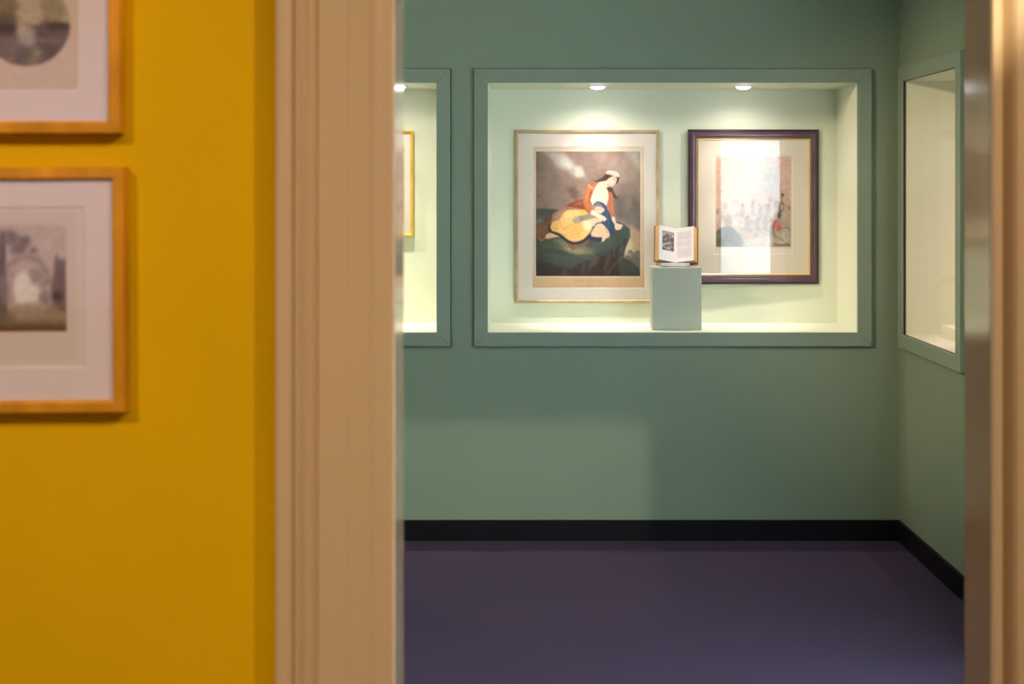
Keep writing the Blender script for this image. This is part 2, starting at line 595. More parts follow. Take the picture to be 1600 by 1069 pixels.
# room on this side of the doorway
struct(box_obj('floor_near', (-3.8, 2.6, -2.7, DW0 + 0.02, -0.05, 0), M['grey']))
struct(box_obj('ceiling_near', (-3.8, 2.6, -2.7, DW0, 3.35, 3.4), M['ceiling']))
struct(box_obj('wall_near_left', (-3.85, -3.75, -2.7, DW0, -0.02, 3.35), M['yellow']))
struct(box_obj('wall_near_right', (2.5, 2.6, -2.7, DW0, -0.02, 3.35), M['pale']))
bm = bmesh.new()
hole_wall(bm, -3.8, 2.6, -0.02, 3.35, -2.7, -2.6, [(-3.3, -1.55, 0.98, 2.18)])
struct(obj('wall_rear', bm, M['pale']))


def window(name, loc, rotz, wd, ht, depth, label, bars):
    """window standing in an opening: origin at the opening's lower left corner, looking along -y"""
    root = bpy.data.objects.new(name, None)
    C.objects.link(root)
    struct(root, label)
    root.location = loc
    root.rotation_euler = (0, 0, rotz)
    t = 0.05
    bm = bmesh.new()
    bx(bm, 0, t, depth - 0.06, depth, 0, ht); bx(bm, wd - t, wd, depth - 0.06, depth, 0, ht)
    bx(bm, t, wd - t, depth - 0.06, depth, 0, t); bx(bm, t, wd - t, depth - 0.06, depth, ht - t, ht)
    obj('window_frame', bm, M['white'], root)
    for i in range(1, bars + 1):
        x = wd * i / (bars + 1)
        box_obj('glazing_bar', (x - 0.012, x + 0.012, depth - 0.05, depth - 0.02, t, ht - t), M['white'], root)
    for i in range(bars + 1):
        xa = t if i == 0 else wd * i / (bars + 1) + 0.012
        xb = wd - t if i == bars else wd * (i + 1) / (bars + 1) - 0.012
        box_obj('pane', (xa, xb, depth - 0.037, depth - 0.033, t, ht - t), M['glass'], root)
    box_obj('window_sill', (-0.03, wd + 0.03, -0.03, depth - 0.06, -0.025, 0), M['white'], root, 0.004)
    pl = bpy.data.lights.new('window_portal', 'AREA')
    pl.shape = 'RECTANGLE'; pl.size = wd - 0.06; pl.size_y = ht - 0.06
    pl.cycles.is_portal = True
    po = bpy.data.objects.new('window_portal', pl)
    C.objects.link(po)
    po.parent = root
    po.location = (wd / 2, depth + 0.02, ht / 2)
    po.rotation_euler = (R(-90), 0, 0)
    return root


rwm = Matrix.Translation((GX, ZB, 0)) @ Matrix.Rotation(RW_ROT, 4, 'Z')
window('window_1', rwm @ Vector((RWIN[0], 0, RWIN[2])), RW_ROT, RWIN[1] - RWIN[0], RWIN[3] - RWIN[2], 0.14,
       'daylit window reflected in the glass of the plum-framed print', 0)
window('window_2', (-1.55, -2.6, 0.98), R(180), 1.75, 1.20, 0.10, None, 1)
bl = box_obj('dimming_blind', (-3.32, -1.53, -2.585, -2.583, 0.955, 2.22), M['blind'])  # unseen blind added to weaken the rear window's reflection in the glass
tag(bl, 'white roller blind added to dim the window behind the viewer', 'blind')

# sheer white curtain hanging over window_1: this is what shows in the glass of the plum frame
def curtain():
    bm = bmesh.new()
    rows, cols = 60, 110
    g = []
    for j in range(rows + 1):
        t = j / rows
        z = 2.24 - 2.16 * t
        # far edge hangs straight, is drawn in by a tie and flares again below it
        e = 1.42
        row = []
        for i in range(cols + 1):
            q_ = i / cols
            x = e + q_ * (3.70 - e)
            y = -0.045 - 0.010 * math.sin(x * 44 + 0.5 * math.sin(z * 3)) - 0.004 * math.sin(x * 97)
            row.append(bm.verts.new((x, y, z)))
        g.append(row)
    for j in range(rows):
        for i in range(cols):
            bm.faces.new((g[j][i], g[j + 1][i], g[j + 1][i + 1], g[j][i + 1]))
    o = obj('curtain', bm, M['sheer'], None, smooth=True)
    o.matrix_world = rwm
    tag(o, 'sheer white curtain over the side window, mirrored in the plum-framed glass', 'curtain')
    # dark panel added to block backlight; its edge cuts the sheer's bright outline
    bm = bmesh.new()
    g = []
    for j in range(rows + 1):
        t = j / rows
        z = 2.26 - 2.20 * t
        e = float(np.interp(z, [0.4, 0.96, 1.07, 1.176, 1.255, 1.338, 1.43, 2.3], [1.88, 1.84, 1.81, 1.75, 1.82, 1.60, 1.515, 1.50]))
        row = []
        for i in range(31):
            q_ = i / 30
            row.append(bm.verts.new((1.30 + q_ * (e - 1.30), -0.016 - 0.006 * math.sin(q_ * 2 * math.pi * 5 + 0.3 * math.sin(t * 5)), z)))
        g.append(row)
    for j in range(rows):
        for i in range(30):
            bm.faces.new((g[j][i], g[j + 1][i], g[j + 1][i + 1], g[j][i + 1]))
    o = obj('backlight_mask', bm, M['curtain'], None, smooth=True)
    o.matrix_world = rwm
    md = o.modifiers.new('thickness', 'SOLIDIFY'); md.thickness = 0.002
    tag(o, 'grey-brown curtain panel added to block backlight at the edge of the sheer', 'curtain')


curtain()


# ================================================================== DISPLAY CASES
def disc_prof(bm, prof, seg=32):
    rings = []
    for r, z in prof:
        if r < 1e-6:
            rings.append([bm.verts.new((0, 0, z))])
        else:
            rings.append([bm.verts.new((r * math.cos(2 * math.pi * i / seg), r * math.sin(2 * math.pi * i / seg), z)) for i in range(seg)])
    for a, b in zip(rings[:-1], rings[1:]):
        for i in range(seg):
            j = (i + 1) % seg
            if len(b) == 1:
                bm.faces.new((a[i], a[j], b[0]))
            elif len(a) == 1:
                bm.faces.new((a[0], b[j], b[i]))
            else:
                bm.faces.new((a[i], a[j], b[j], b[i]))


frame_prof = [(-0.006, -0.03), (-0.006, -0.015), (0, -0.015), (0, FD - 0.001), (0.001, FD), (bw - 0.001, FD), (bw, FD - 0.001),
              (bw, -0.0005), (bw - 0.0125, -0.0005), (bw - 0.0125, -0.03)]


def display_case(label, x0, x1, rot, origin, wd, ht, group, screws=(), glazed=False):
    """origin = world point on the wall at the frame's outer lower left corner"""
    root = thing('display_case', label, 'display case', origin, rot, group)
    cx, cz = wd / 2, ht / 2
    for o in mitred('frame_board', root, wd, ht, frame_prof, M['green_trim'], gap=0.0006, bevel=0.0008):
        o.location = (cx, 0, cz)
    i0, i1, k0, k1 = bw, wd - bw, bw, ht - bw
    D = 0.42 - FD
    t = 0.012
    y0 = -FD + 0.0025
    box_obj('back_panel', (i0, i1, D, D + t, k0, k1), M['niche'], root)
    box_obj('side_panel', (i0 - t, i0, 0.001, D + t, k0 - t, k1 + t), M['niche'], root)
    box_obj('side_panel', (i1, i1 + t, 0.001, D + t, k0 - t, k1 + t), M['niche'], root)
    box_obj('floor_panel', (i0, i1, 0.001, D + t, k0 - t, k0), M['niche'], root)
    box_obj('top_panel', (i0, i1, 0.001, D + t, k1, k1 + t), M['niche'], root)
    for (sx, sz) in screws:
        bm = bmesh.new()
        disc_prof(bm, [(0.0, 0.0012), (0.0030, 0.0012), (0.0036, 0.0008), (0.0040, 0.0)], 16)
        s = obj('screw_head', bm, M['green_trim'], root)
        s.rotation_euler = (R(90), 0, 0)
        s.location = (sx, -FD, sz)
    if glazed:
        box_obj('glass_pane', (i0, i1, -FD + 0.0115, -FD + 0.0145, k0, k1), M['ar_glass'], root)
        bm = bmesh.new()
        g = 0.0035
        for (a, b, c, d) in ((i0, i0 + g, k0, k1), (i1 - g, i1, k0, k1), (i0, i1, k0, k0 + 0.0012), (i0, i1, k1 - 0.0012, k1)):
            bx(bm, a, b, -FD + 0.0095, -FD + 0.0165, c, d)
        obj('glass_gasket', bm, M['rubber'], root)
    return root


def sc_at(px, py):
    p = W(px, py, zf)
    return (p.x - mx0, p.z - mz0)


display_case('wide sage green display niche holding the woman print, the open book and the plum-framed print',
             mx0, mx1, 0, (mx0, ZB, mz0), mw, mh, 'lit display niches',
             [sc_at(1137, 119), sc_at(1307.6, 116.5), sc_at(1307.6, 531.6), sc_at(963, 532), sc_at(800, 117.5)])
display_case('display niche partly hidden by the cream door casing, holding a thin gold frame',
             lx0, lx1, 0, (lx0, ZB, mz0), mw, mh, 'lit display niches')
rc_o = rwm @ Vector((RC[0], 0, mz0))
rcase = display_case('glazed display niche on the side wall with only a low plinth inside',
                     0, 0, RW_ROT, rc_o, RC[1] - RC[0], mh, 'lit display niches', glazed=True)


def downlight(loc, rotz, label, watts, col, tx=0.0, ty=0.16):
    root = thing('downlight', label, 'downlight', loc, rotz, 'recessed downlights')
    bm = bmesh.new()
    disc_prof(bm, [(0.031, 0.0), (0.043, 0.0), (0.0432, -0.002), (0.040, -0.0045), (0.033, -0.0055), (0.031, -0.003), (0.031, 0.0)], 40)
    obj('rim', bm, M['rim'], root, smooth=True)
    bm = bmesh.new()
    disc_prof(bm, [(0.0325, -0.0045), (0.030, -0.0085), (0.024, -0.0125), (0.014, -0.0155), (0.0, -0.0165)], 40)
    obj('lens', bm, M['lamp'], root, smooth=True)
    # hot core of the beam, tilted towards the pictures, inside a wide weak spill
    spot('downlight_beam', (loc[0], loc[1], loc[2] - 0.022), (loc[0] + tx, loc[1] + ty, loc[2] - 1.0), watts * 2.0, col, 46, 1.0, 0.016)
    spot('downlight_beam', (loc[0], loc[1], loc[2] - 0.022), (loc[0] + tx, loc[1] + ty, loc[2] - 1.0), watts * 0.8, col, 92, 1.0, 0.016)
    spot('downlight_spill', (loc[0], loc[1], loc[2] - 0.022), (loc[0], loc[1], 0), watts * 0.15, col, 160, 0.5, 0.011)
    return root


LY = 6.172
zt = mz1 - bw
NW = (1.0, 0.85, 0.78)
downlight(((933.5 - VX) * LY / F, LY, zt), 0, 'glowing recessed downlight above the print of the woman on a rock', 27, NW)
downlight(((1161.5 - VX) * LY / F, LY, zt), 0, 'glowing recessed downlight above the plum-framed print', 20, NW)
downlight(((622 - VX) * LY / F, LY, zt), 0, 'recessed downlight in the niche behind the cream door casing', 9, (1.0, 0.88, 0.76))
downlight(((455 - VX) * LY / F, LY, zt), 0, 'recessed downlight deep in the niche hidden by the yellow wall', 34, (1.0, 0.90, 0.76), 0.25)
pr = rwm @ Vector((0.55, 0.19, zt))
downlight(tuple(pr), 0, 'recessed downlight in the glazed niche on the side wall', 10.5, (1.0, 0.68, 0.76), 0.1, 0.1)


# ================================================================== PICTURES IN THE MAIN CASE
def hung_picture(label, x0, y0, x1, y1, dist, prof, fm, group, cv, sheet, white, mountm, wall_gap, gapname='frame_moulding',
                 yaw=0.0, roll=0.0, slip=None, glass=True, walb=(0.92, 0.80, 0.72), rise=0.0):
    """x0..y1 outer frame in pixels seen at its front face (distance dist); sheet = visible paper rectangle in pixels"""
    dep = max(v for u, v in prof)
    p0, p1 = W(x0, y0, dist), W(x1, y1, dist)
    wd, ht = p1.x - p0.x, p0.z - p1.z
    cx, cz = (p0.x + p1.x) / 2, (p0.z + p1.z) / 2
    root = thing('framed_print', label, 'picture', (cx, dist + dep, cz), yaw, group)
    root.rotation_euler = (0, roll, yaw)
    mitred(gapname, root, wd, ht, prof, fm, gap=0.0002)
    fw = max(u for u, v in prof)
    sl = 0.0
    lip = dep - (0.003 if not slip else 0.0045)
    if slip:
        sl = slip[0]
        sp = [(fw - 0.001, lip - 0.006), (fw - 0.001, lip - 0.001), (fw + sl * 0.5, lip), (fw + sl, lip - 0.003), (fw + sl, lip - 0.006)]
        mitred('gilt_slip', root, wd, ht, sp, slip[1])
    # mount with a bevelled opening around the sheet
    md = lip - 0.0045                       # mount face
    q = lambda px, py: ((px - (x0 + x1) / 2) * wd / (x1 - x0), ((y0 + y1) / 2 - py) * ht / (y1 - y0))
    sx0, sz1 = q(sheet[0], sheet[1])
    sx1, sz0 = q(sheet[2], sheet[3])
    bm = bmesh.new()
    W2, H2 = wd / 2 - fw * 0.7, ht / 2 - fw * 0.7
    outer = [(-W2, H2), (W2, H2), (W2, -H2), (-W2, -H2)]
    inner = [(sx0, sz1), (sx1, sz1), (sx1, sz0), (sx0, sz0)]
    vo = [bm.verts.new((x, -md, z)) for x, z in outer]
    vi = [bm.verts.new((x, -md, z)) for x, z in inner]
    vb = [bm.verts.new((x, -md + 0.0020, z)) for x, z in outer]
    for i in range(4):
        j = (i + 1) % 4
        bm.faces.new((vo[i], vo[j], vi[j], vi[i]))
        bm.faces.new((vo[i], vb[i], vb[j], vo[j]))
    obj('mount', bm, mountm, root)
    bm = bmesh.new()
    g = 0.0016
    inn = [(sx0 + g, sz1 - g), (sx1 - g, sz1 - g), (sx1 - g, sz0 + g), (sx0 + g, sz0 + g)]
    va = [bm.verts.new((x, -md - 0.0001, z)) for x, z in inner]
    vc = [bm.verts.new((x, -md + 0.0010, z)) for x, z in inn]
    for i in range(4):
        j = (i + 1) % 4
        bm.faces.new((va[i], va[j], vc[j], vc[i]))
    obj('mount_bevel', bm, M['bevel'], root)
    cv.build('print_sheet', root, lambda X, Y: (q(X, 0)[0], np.full(np.shape(X), -md + 0.0013), q(0, Y)[1]), white, walb)
    box_obj('backing_board', (-W2, W2, -md + 0.0024, -0.0004, -H2, H2), M['board'], root)
    if glass:
        box_obj('glass', (-wd / 2 + fw * .8, wd / 2 - fw * .8, -md - 0.0024, -md - 0.0010, -ht / 2 + fw * .8, ht / 2 - fw * .8), M['glass'], root)
    return root


# ---- print of a woman sheltering a sleeping child on a rock
def canvas_rock():
    c = Canvas(830.5, 228, 1008.5, 451.5, 1.7, (226, 190, 165))
    # paper: warmer towards the foot and right edge
    g = np.clip((c.Y - 400) / 50, 0, 1)
    c.put(g, (214, 166, 126), 0.9)
    g = np.clip((c.X - 985) / 30, 0, 1) * np.clip((c.Y - 380) / 60, 0, 1)
    c.put(g, (219, 158, 104), 0.6)
    c.rect(836.0, 235, 1001.5, 433.5, (236, 212, 190), 0.7, 1.2)
    cl = ((c.X > 837) & (c.X < 1000.3) & (c.Y > 236.3) & (c.Y < 432)).astype(float)

    def P(pts, col, al=1.0, soft=0.4):
        c.poly(pts, col, al, soft, cl)

    def L(pts, wd, col, al=1.0, soft=0.0):
        c.line(pts, wd, col, al, soft, cl)

    c.rect(837, 236.3, 1000.3, 432, (146, 118, 107), 1, 0)
    # sky
    P([(837, 236), (860, 236), (850, 330), (837, 330)], (128, 108, 98), 0.8, 8)
    P([(925, 236), (1000, 236), (1000, 300), (940, 262)], (168, 140, 128), 0.8, 8)
    P([(975, 236), (1001, 236), (1001, 268), (993, 258), (985, 246)], (182, 168, 155), 0.9, 4)
    P([(846, 237), (881, 238), (897, 256), (912, 262), (916, 277), (898, 278), (886, 266), (871, 262), (862, 248)], (188, 172, 162), 0.9, 3.5)
    P([(872, 246), (884, 246), (897, 259), (890, 264), (876, 258)], (205, 192, 184), 0.8, 2.5)
    P([(898, 261), (909, 261), (913, 275), (899, 276)], (212, 198, 192), 0.9, 1.6)
    P([(884, 293), (900, 292), (906, 302), (901, 316), (892, 306)], (104, 82, 74), 0.85, 3)
    P([(965, 305), (985, 300), (1001, 320), (1001, 362), (975, 352), (960, 340), (955, 315)], (104, 88, 84), 0.85, 5)
    P([(973, 290), (990, 288), (988, 330), (978, 330)], (148, 122, 112), 0.6, 4)
    P([(986, 330), (1001, 335), (1001, 372), (985, 362)], (126, 104, 98), 0.7, 4)
    c.noise(4, 3.0, cl)
    c.noise(10, 4.0, cl)
    # sea at the left
    P([(836, 325), (858, 326), (880, 329), (880, 352), (836, 356)], (72, 80, 78), 1, 0.8)
    P([(836, 323.5), (858, 324.5), (874, 327), (858, 327), (836, 326)], (126, 120, 112), 0.8, 0.6)
    L([(838, 338), (862, 337)], 2, (98, 106, 104), 0.5, 1)
    P([(837, 343), (850, 341), (846, 350), (837, 350)], (120, 124, 118), 0.7, 1)
    # evening glow and far trees right of the rock
    P([(984, 352), (1001, 362), (1001, 405), (972, 405)], (190, 152, 124), 1, 3)
    P([(976, 380), (987, 374), (990, 392), (975, 398)], (214, 186, 162), 0.8, 2)
    for (x, y, r) in ((985, 394, 4), (992, 400, 6), (997, 396, 5), (981, 402, 4), (996, 410, 7), (988, 410, 6)):
        c.ell(x, y, r, r * 0.9, (112, 98, 90), 0.9, 0.8, cl)
    P([(972, 404), (1001, 400), (1001, 424), (975, 414)], (104, 92, 86), 0.9, 1.5)
    # the rock
    P([(837, 352), (870, 352), (963, 346), (972, 349), (984, 357.5), (985, 369), (981, 380), (976, 391), (974, 404), (984, 408), (998, 420),
       (1001, 433), (836, 433)], (62, 70, 66), 1, 0.4)
    P([(964, 346), (972, 349), (980, 355), (972, 354)], (92, 70, 62), 0.8, 0.5)
    P([(872, 372), (890, 374), (915, 384), (932, 390), (928, 399), (905, 400), (885, 393), (868, 384), (860, 376)], (128, 124, 92), 0.9, 3)
    P([(880, 386), (905, 388), (918, 395), (900, 398), (886, 393)], (160, 150, 112), 0.7, 2)
    P([(840, 378), (870, 376), (880, 388), (845, 392)], (74, 82, 72), 0.8, 3)
    P([(850, 396), (905, 400), (935, 402), (925, 410), (890, 420), (862, 410)], (72, 84, 84), 0.8, 3)
    P([(920, 378), (960, 370), (966, 385), (935, 398), (920, 390)], (76, 88, 82), 0.7, 3)
    for y, x0, x1 in ((381, 842, 862), (386, 850, 880), (392, 840, 866), (398, 848, 878), (376, 866, 880), (402, 905, 930), (388, 918, 940)):
        L([(x0, y), ((x0 + x1) / 2, y + 1.2), (x1, y + 3)], 1.2, (112, 116, 94), 0.45, 0.5)
    # cliff face below
    P([(836, 408), (850, 408), (862, 414), (880, 421), (895, 421), (905, 412), (930, 405), (950, 398), (962, 391), (970, 382), (980, 372),
       (976, 391), (974, 404), (984, 408), (998, 420), (1001, 433), (836, 433)], (60, 46, 44), 0.95, 1.2)
    for pts in ([(876, 431), (880, 421), (885, 424), (888, 431)], [(908, 428), (911, 410), (914, 410), (912, 430)],
                [(917, 430), (922, 408), (932, 402), (938, 400), (934, 412), (924, 420)], [(943, 420), (950, 398), (955, 394), (952, 412), (945, 426)],
                [(955, 404), (960, 390), (964, 388), (961, 402)], [(968, 396), (972, 382), (975, 380), (973, 396)],
                [(946, 428), (958, 414), (972, 400), (974, 403), (960, 418), (950, 430)]):
        P(pts, (98, 92, 84), 0.55, 0.9)
    for x0, y0, x1, y1 in ((956, 392, 957, 408), (963, 388, 962, 400), (941, 402, 940, 420), (904, 412, 905, 431), (968, 385, 966, 402), (977, 372, 975, 392)):
        L([(x0, y0), (x1, y1)], 1.6, (46, 32, 34), 0.7, 0.5)
    P([(975, 404), (985, 408), (998, 420), (1001, 433), (948, 433), (965, 412)], (58, 46, 42), 0.9, 1)
    P([(837, 410), (858, 412), (868, 424), (850, 432), (837, 432)], (54, 44, 44), 0.7, 2)
    # cloak
    P([(836, 353), (847, 345), (853, 339.5), (864, 336.5), (868, 350), (858, 363), (853, 373), (845, 378), (836, 371)], (112, 76, 56), 1, 0.5)
    P([(838, 358), (850, 350), (856, 352), (848, 372), (839, 366)], (134, 92, 68), 0.6, 1.5)
    L([(841, 371), (846, 376.5), (853, 372)], 1.4, (190, 148, 110), 0.8, 0.3)
    L([(852, 344), (862, 341)], 2, (84, 52, 40), 0.8, 0.6)
    P([(862, 350), (863, 335), (870, 330), (876, 326), (886, 322.5), (900, 323), (914, 327), (918, 333), (890, 338), (874, 348)], (168, 114, 98), 1, 0.5)
    P([(866, 340), (876, 329), (884, 327), (878, 340), (868, 347)], (190, 134, 116), 0.7, 1.2)
    P([(884, 322.5), (893, 316), (905, 313), (916, 310), (924, 322), (930, 334), (914, 331), (902, 325)], (132, 66, 42), 1, 0.8)
    P([(893, 319), (910, 314), (914, 318), (900, 322)], (164, 84, 50), 0.7, 0.8)
    # bare foot
    P([(852, 370), (854, 366), (860, 363.5), (868, 364), (875, 367), (877, 370), (866, 371.5), (857, 374), (853, 373)], (220, 166, 134), 1, 0.4)
    L([(854, 374), (868, 372), (878, 370)], 1, (90, 62, 50), 0.6, 0.3)
    # mauve hem
    P([(884, 375), (890, 379), (898, 382), (911, 380), (919, 372), (921, 375), (919, 380), (906, 386), (893, 391.5), (889, 386)], (134, 88, 74), 1, 0.4)
    P([(892, 383), (905, 382), (900, 386)], (168, 120, 108), 0.6, 0.8)
    c.ell(890, 389, 1.2, 1.8, (210, 180, 150), 0.8, 0.3, cl)
    # navy hem
    L([(859, 352), (858, 360), (863, 363), (872, 366.5), (879, 371), (886, 377), (896, 381), (905, 380), (915, 375), (921, 369)], 3.2, (44, 40, 58), 1, 0.3)
    # yellow dress
    P([(862.5, 348), (866, 346), (871.5, 344.8), (875, 342.4), (880, 333), (886, 328.5), (897, 327.6), (913, 328.2), (917.5, 332), (921, 338), (926, 346),
       (925, 358), (921, 365), (915, 371), (911, 374.5), (904, 377), (897, 378), (890, 376), (885, 372.5), (880, 369), (875, 365), (868, 362.5), (862.5, 361),
       (859.6, 355)], (240, 182, 106), 1, 0.3)
    P([(862, 350), (868, 347), (872, 350), (872, 361), (864, 360)], (230, 168, 72), 0.9, 1.4)
    P([(907, 328), (914, 328), (918, 332), (914, 335), (907, 333)], (240, 160, 40), 0.9, 0.7)
    P([(887, 362), (896, 354), (908, 350), (912, 356), (905, 366), (893, 367)], (228, 168, 78), 0.8, 1.8)
    P([(884, 333), (898, 331), (890, 340), (882, 346)], (248, 200, 132), 0.7, 1.8)
    P([(912, 346), (920, 345), (925, 350), (924, 358), (916, 361), (911, 354)], (246, 208, 172), 0.95, 1.2)
    L([(880, 359), (888, 354), (896, 350), (905, 349)], 1.2, (190, 128, 50), 0.8, 0.4)
    L([(877, 366), (890, 369), (902, 367), (911, 360)], 1.2, (200, 138, 60), 0.7, 0.5)
    L([(874, 346), (876, 352), (880, 357)], 1.4, (214, 152, 74), 0.7, 0.6)
    L([(884, 372), (894, 372), (906, 370)], 1.0, (206, 144, 60), 0.6, 0.5)
    # grey sash
    P([(894, 344), (899, 340), (905, 337), (915, 335.5), (922, 331), (929, 326), (934, 334), (926, 341), (918, 344), (910, 345), (905, 349), (897, 348)],
      (146, 132, 114), 1, 0.5)
    for i in range(16):
        x = 898 + (i * 37 % 15); y = 339.5 + (i * 23 % 8)
        c.ell(x, y, 1.0, 0.8, (202, 192, 168) if i % 2 else (104, 96, 86), 0.7, 0.3, cl)
    L([(906, 342), (918, 339), (930, 332)], 0.9, (104, 94, 84), 0.7, 0.3)
    # jacket, left and right sleeve
    P([(927.8, 285), (920, 288), (915.6, 292), (912.8, 305), (911.5, 314), (913, 322), (917, 329), (923, 332), (927, 328), (924, 320), (921.6, 314), (924, 305), (927, 298), (936, 284)],
      (180, 98, 60), 1, 0.3)
    P([(918, 294), (923, 292), (920, 306), (918, 316), (914, 312)], (200, 118, 74), 0.8, 0.9)
    P([(922, 300), (927, 297), (922, 312), (926, 322), (920, 316)], (128, 62, 38), 0.7, 0.8)
    L([(919.5, 289), (926.5, 294.5)], 1.0, (240, 200, 140), 0.9, 0.2)
    L([(918.5, 291), (925.5, 296.5)], 0.8, (236, 190, 130), 0.8, 0.2)
    P([(950.5, 298), (956, 299.5), (958, 310), (957.4, 322), (959.4, 336), (956, 339.5), (953, 330), (949, 320), (951.5, 309)], (176, 94, 60), 1, 0.3)
    L([(956, 302), (957, 318), (958, 334)], 1.4, (212, 120, 72), 0.7, 0.4)
    # shirt and neck
    P([(936, 285), (930, 293), (926.5, 300), (922.6, 313), (926, 321.7), (934, 316), (941, 318), (947.4, 322), (951, 310), (950.5, 299), (945.5, 292)],
      (206, 190, 172), 1, 0.3)
    P([(937, 283), (949, 281), (952, 290), (946.5, 294.5), (944, 302), (939, 308), (935, 300), (934, 290)], (228, 190, 162), 1, 0.6)
    P([(931, 302), (938, 306), (934, 312), (928, 311)], (226, 210, 194), 0.8, 1)
    for x in (929, 933, 944, 948):
        L([(x, 299), (x - 1.5, 309), (x, 316)], 0.8, (160, 144, 130), 0.55, 0.3)
    # hair, face, cap
    P([(928, 284), (934, 281), (941, 277.5), (946, 272.5), (952, 273), (958, 275.6), (953, 280), (944, 283), (934, 284.6)], (72, 56, 50), 1, 0.3)
    P([(950, 279.4), (955, 276.6), (960.5, 275.6), (964, 279), (963, 283), (961.6, 286), (959.5, 289.5), (956, 291.6), (951, 291), (948, 288), (948, 283)],
      (232, 190, 166), 1, 0.25)
    P([(950, 286), (955, 290), (951, 292), (947, 290)], (206, 150, 128), 0.6, 0.5)
    L([(958.6, 280.6), (961.8, 281.6)], 1.0, (92, 66, 58), 0.8, 0.1)
    L([(957.6, 279), (960.6, 279)], 0.6, (110, 78, 66), 0.7, 0.1)
    L([(956, 288), (958.4, 288.6)], 0.7, (188, 94, 84), 0.8, 0.1)
    P([(963, 276.6), (968, 277.4), (967, 282), (964.5, 287.5), (962.6, 287), (964.4, 281)], (74, 56, 52), 1, 0.25)
    P([(948, 294), (953, 292.6), (957, 294), (960.5, 303), (966.5, 310), (962, 311.6), (958.4, 308), (955.8, 300), (951, 299)], (70, 56, 54), 1, 0.3)
    P([(946.8, 269), (952, 266.4), (958, 266.8), (964, 268.6), (968, 272.4), (967.6, 277), (961, 275.4), (954, 272.6), (948, 271.6)], (224, 196, 186), 1, 0.3)
    L([(950, 269.6), (958, 270.4), (966, 274)], 0.7, (178, 144, 136), 0.7, 0.2)
    # blue wrap of the child
    P([(926, 321.5), (930, 317), (934, 314.4), (942, 317), (947.6, 322.6), (949.5, 328), (953, 334), (956, 343), (960, 355), (959.8, 363), (955, 367.5), (949, 369),
       (945, 354), (939, 345), (940, 333), (944, 328), (940, 321), (933, 320)], (46, 64, 98), 1, 0.35)
    P([(929, 320), (934, 315.6), (940, 318.6), (937, 321)], (92, 112, 142), 0.8, 0.7)
    L([(948, 332), (951, 345), (950, 358)], 1.6, (78, 102, 136), 0.7, 0.7)
    L([(953, 338), (956, 352)], 1.0, (30, 42, 66), 0.7, 0.4)
    P([(918, 372), (927, 368.6), (936, 371), (943, 371.5), (940.5, 378), (930, 377), (921, 375)], (42, 50, 80), 1, 0.4)
    # child: hair, face, arms, legs
    P([(929.5, 322), (934, 319.5), (941, 321), (946, 327), (940, 326), (934, 323)], (128, 116, 108), 1, 0.4)
    P([(929, 325.5), (933, 322.6), (939, 323.4), (945.6, 328), (942, 332), (938, 334), (931, 331)], (226, 176, 152), 1, 0.3)
    c.ell(934.5, 328.5, 1.6, 1.2, (206, 128, 112), 0.6, 0.4, cl)
    L([(936.5, 326), (939, 327.4)], 0.6, (120, 80, 68), 0.7, 0.1)
    P([(924, 328), (930, 329.6), (937, 335), (945, 338), (949, 343.5), (946.5, 344), (944.8, 347), (941.6, 344.4), (940, 347), (935, 343), (930, 338), (923, 335)],
      (234, 194, 168), 1, 0.3)
    P([(921.8, 344), (927, 341), (934, 341.4), (939.5, 347), (932, 348), (929.6, 352), (927, 355), (923.6, 351)], (228, 184, 156), 1, 0.3)
    L([(926, 345), (931, 344), (936, 346)], 0.8, (176, 122, 98), 0.5, 0.2)
    P([(929, 355), (933, 350), (939, 349), (944, 352), (951.5, 361.5), (953.4, 368), (951, 371.5), (947, 373), (944, 377), (939.6, 379), (941, 371), (932, 371), (924.6, 369.6), (923, 365)],
      (228, 180, 148), 1, 0.3)
    L([(936, 354), (941, 360), (943, 368)], 1.0, (190, 132, 102), 0.7, 0.4)
    L([(927, 360), (934, 364), (941, 370)], 0.9, (188, 130, 100), 0.6, 0.4)
    P([(942, 352), (951, 362), (950, 366), (944, 360)], (206, 150, 118), 0.6, 0.8)
    # propping hand
    P([(955.6, 339.5), (960.4, 338.6), (962.8, 348.5), (968, 350.4), (973.4, 351), (972.4, 355), (969.6, 359), (963, 360), (960.8, 357), (960.6, 351), (956.6, 345)],
      (226, 192, 170), 1, 0.3)
    c.ell(965.6, 355.8, 1.4, 0.9, (188, 108, 92), 0.7, 0.3, cl)
    c.noise(0.5, 2.2, cl)
    # faint lettering under the plate
    rng = random.Random(3)
    for x0, x1, y, hh, al in ((897, 910.5, 438.5, 3.2, 0.5), (917, 941, 438.6, 3.2, 0.38), (960, 966.5, 438.2, 2.8, 0.25)):
        x = x0
        while x < x1:
            k = rng.random()
            c.line([(x, y + hh / 2), (x + (0.9 if k < .5 else 0), y - hh / 2)], 0.35, (96, 74, 58), al)
            c.line([(x + 0.2, y + (hh / 2 if k > .4 else 0)), (x + 1.3, y + (hh / 2 if k > .4 else 0))], 0.3, (96, 74, 58), al * 0.8)
            x += 2.1
    c.line([(901, 447.2), (929, 447.4)], 0.5, (130, 96, 76), 0.45)
    c.noise(1.5, 1.2)
    return c


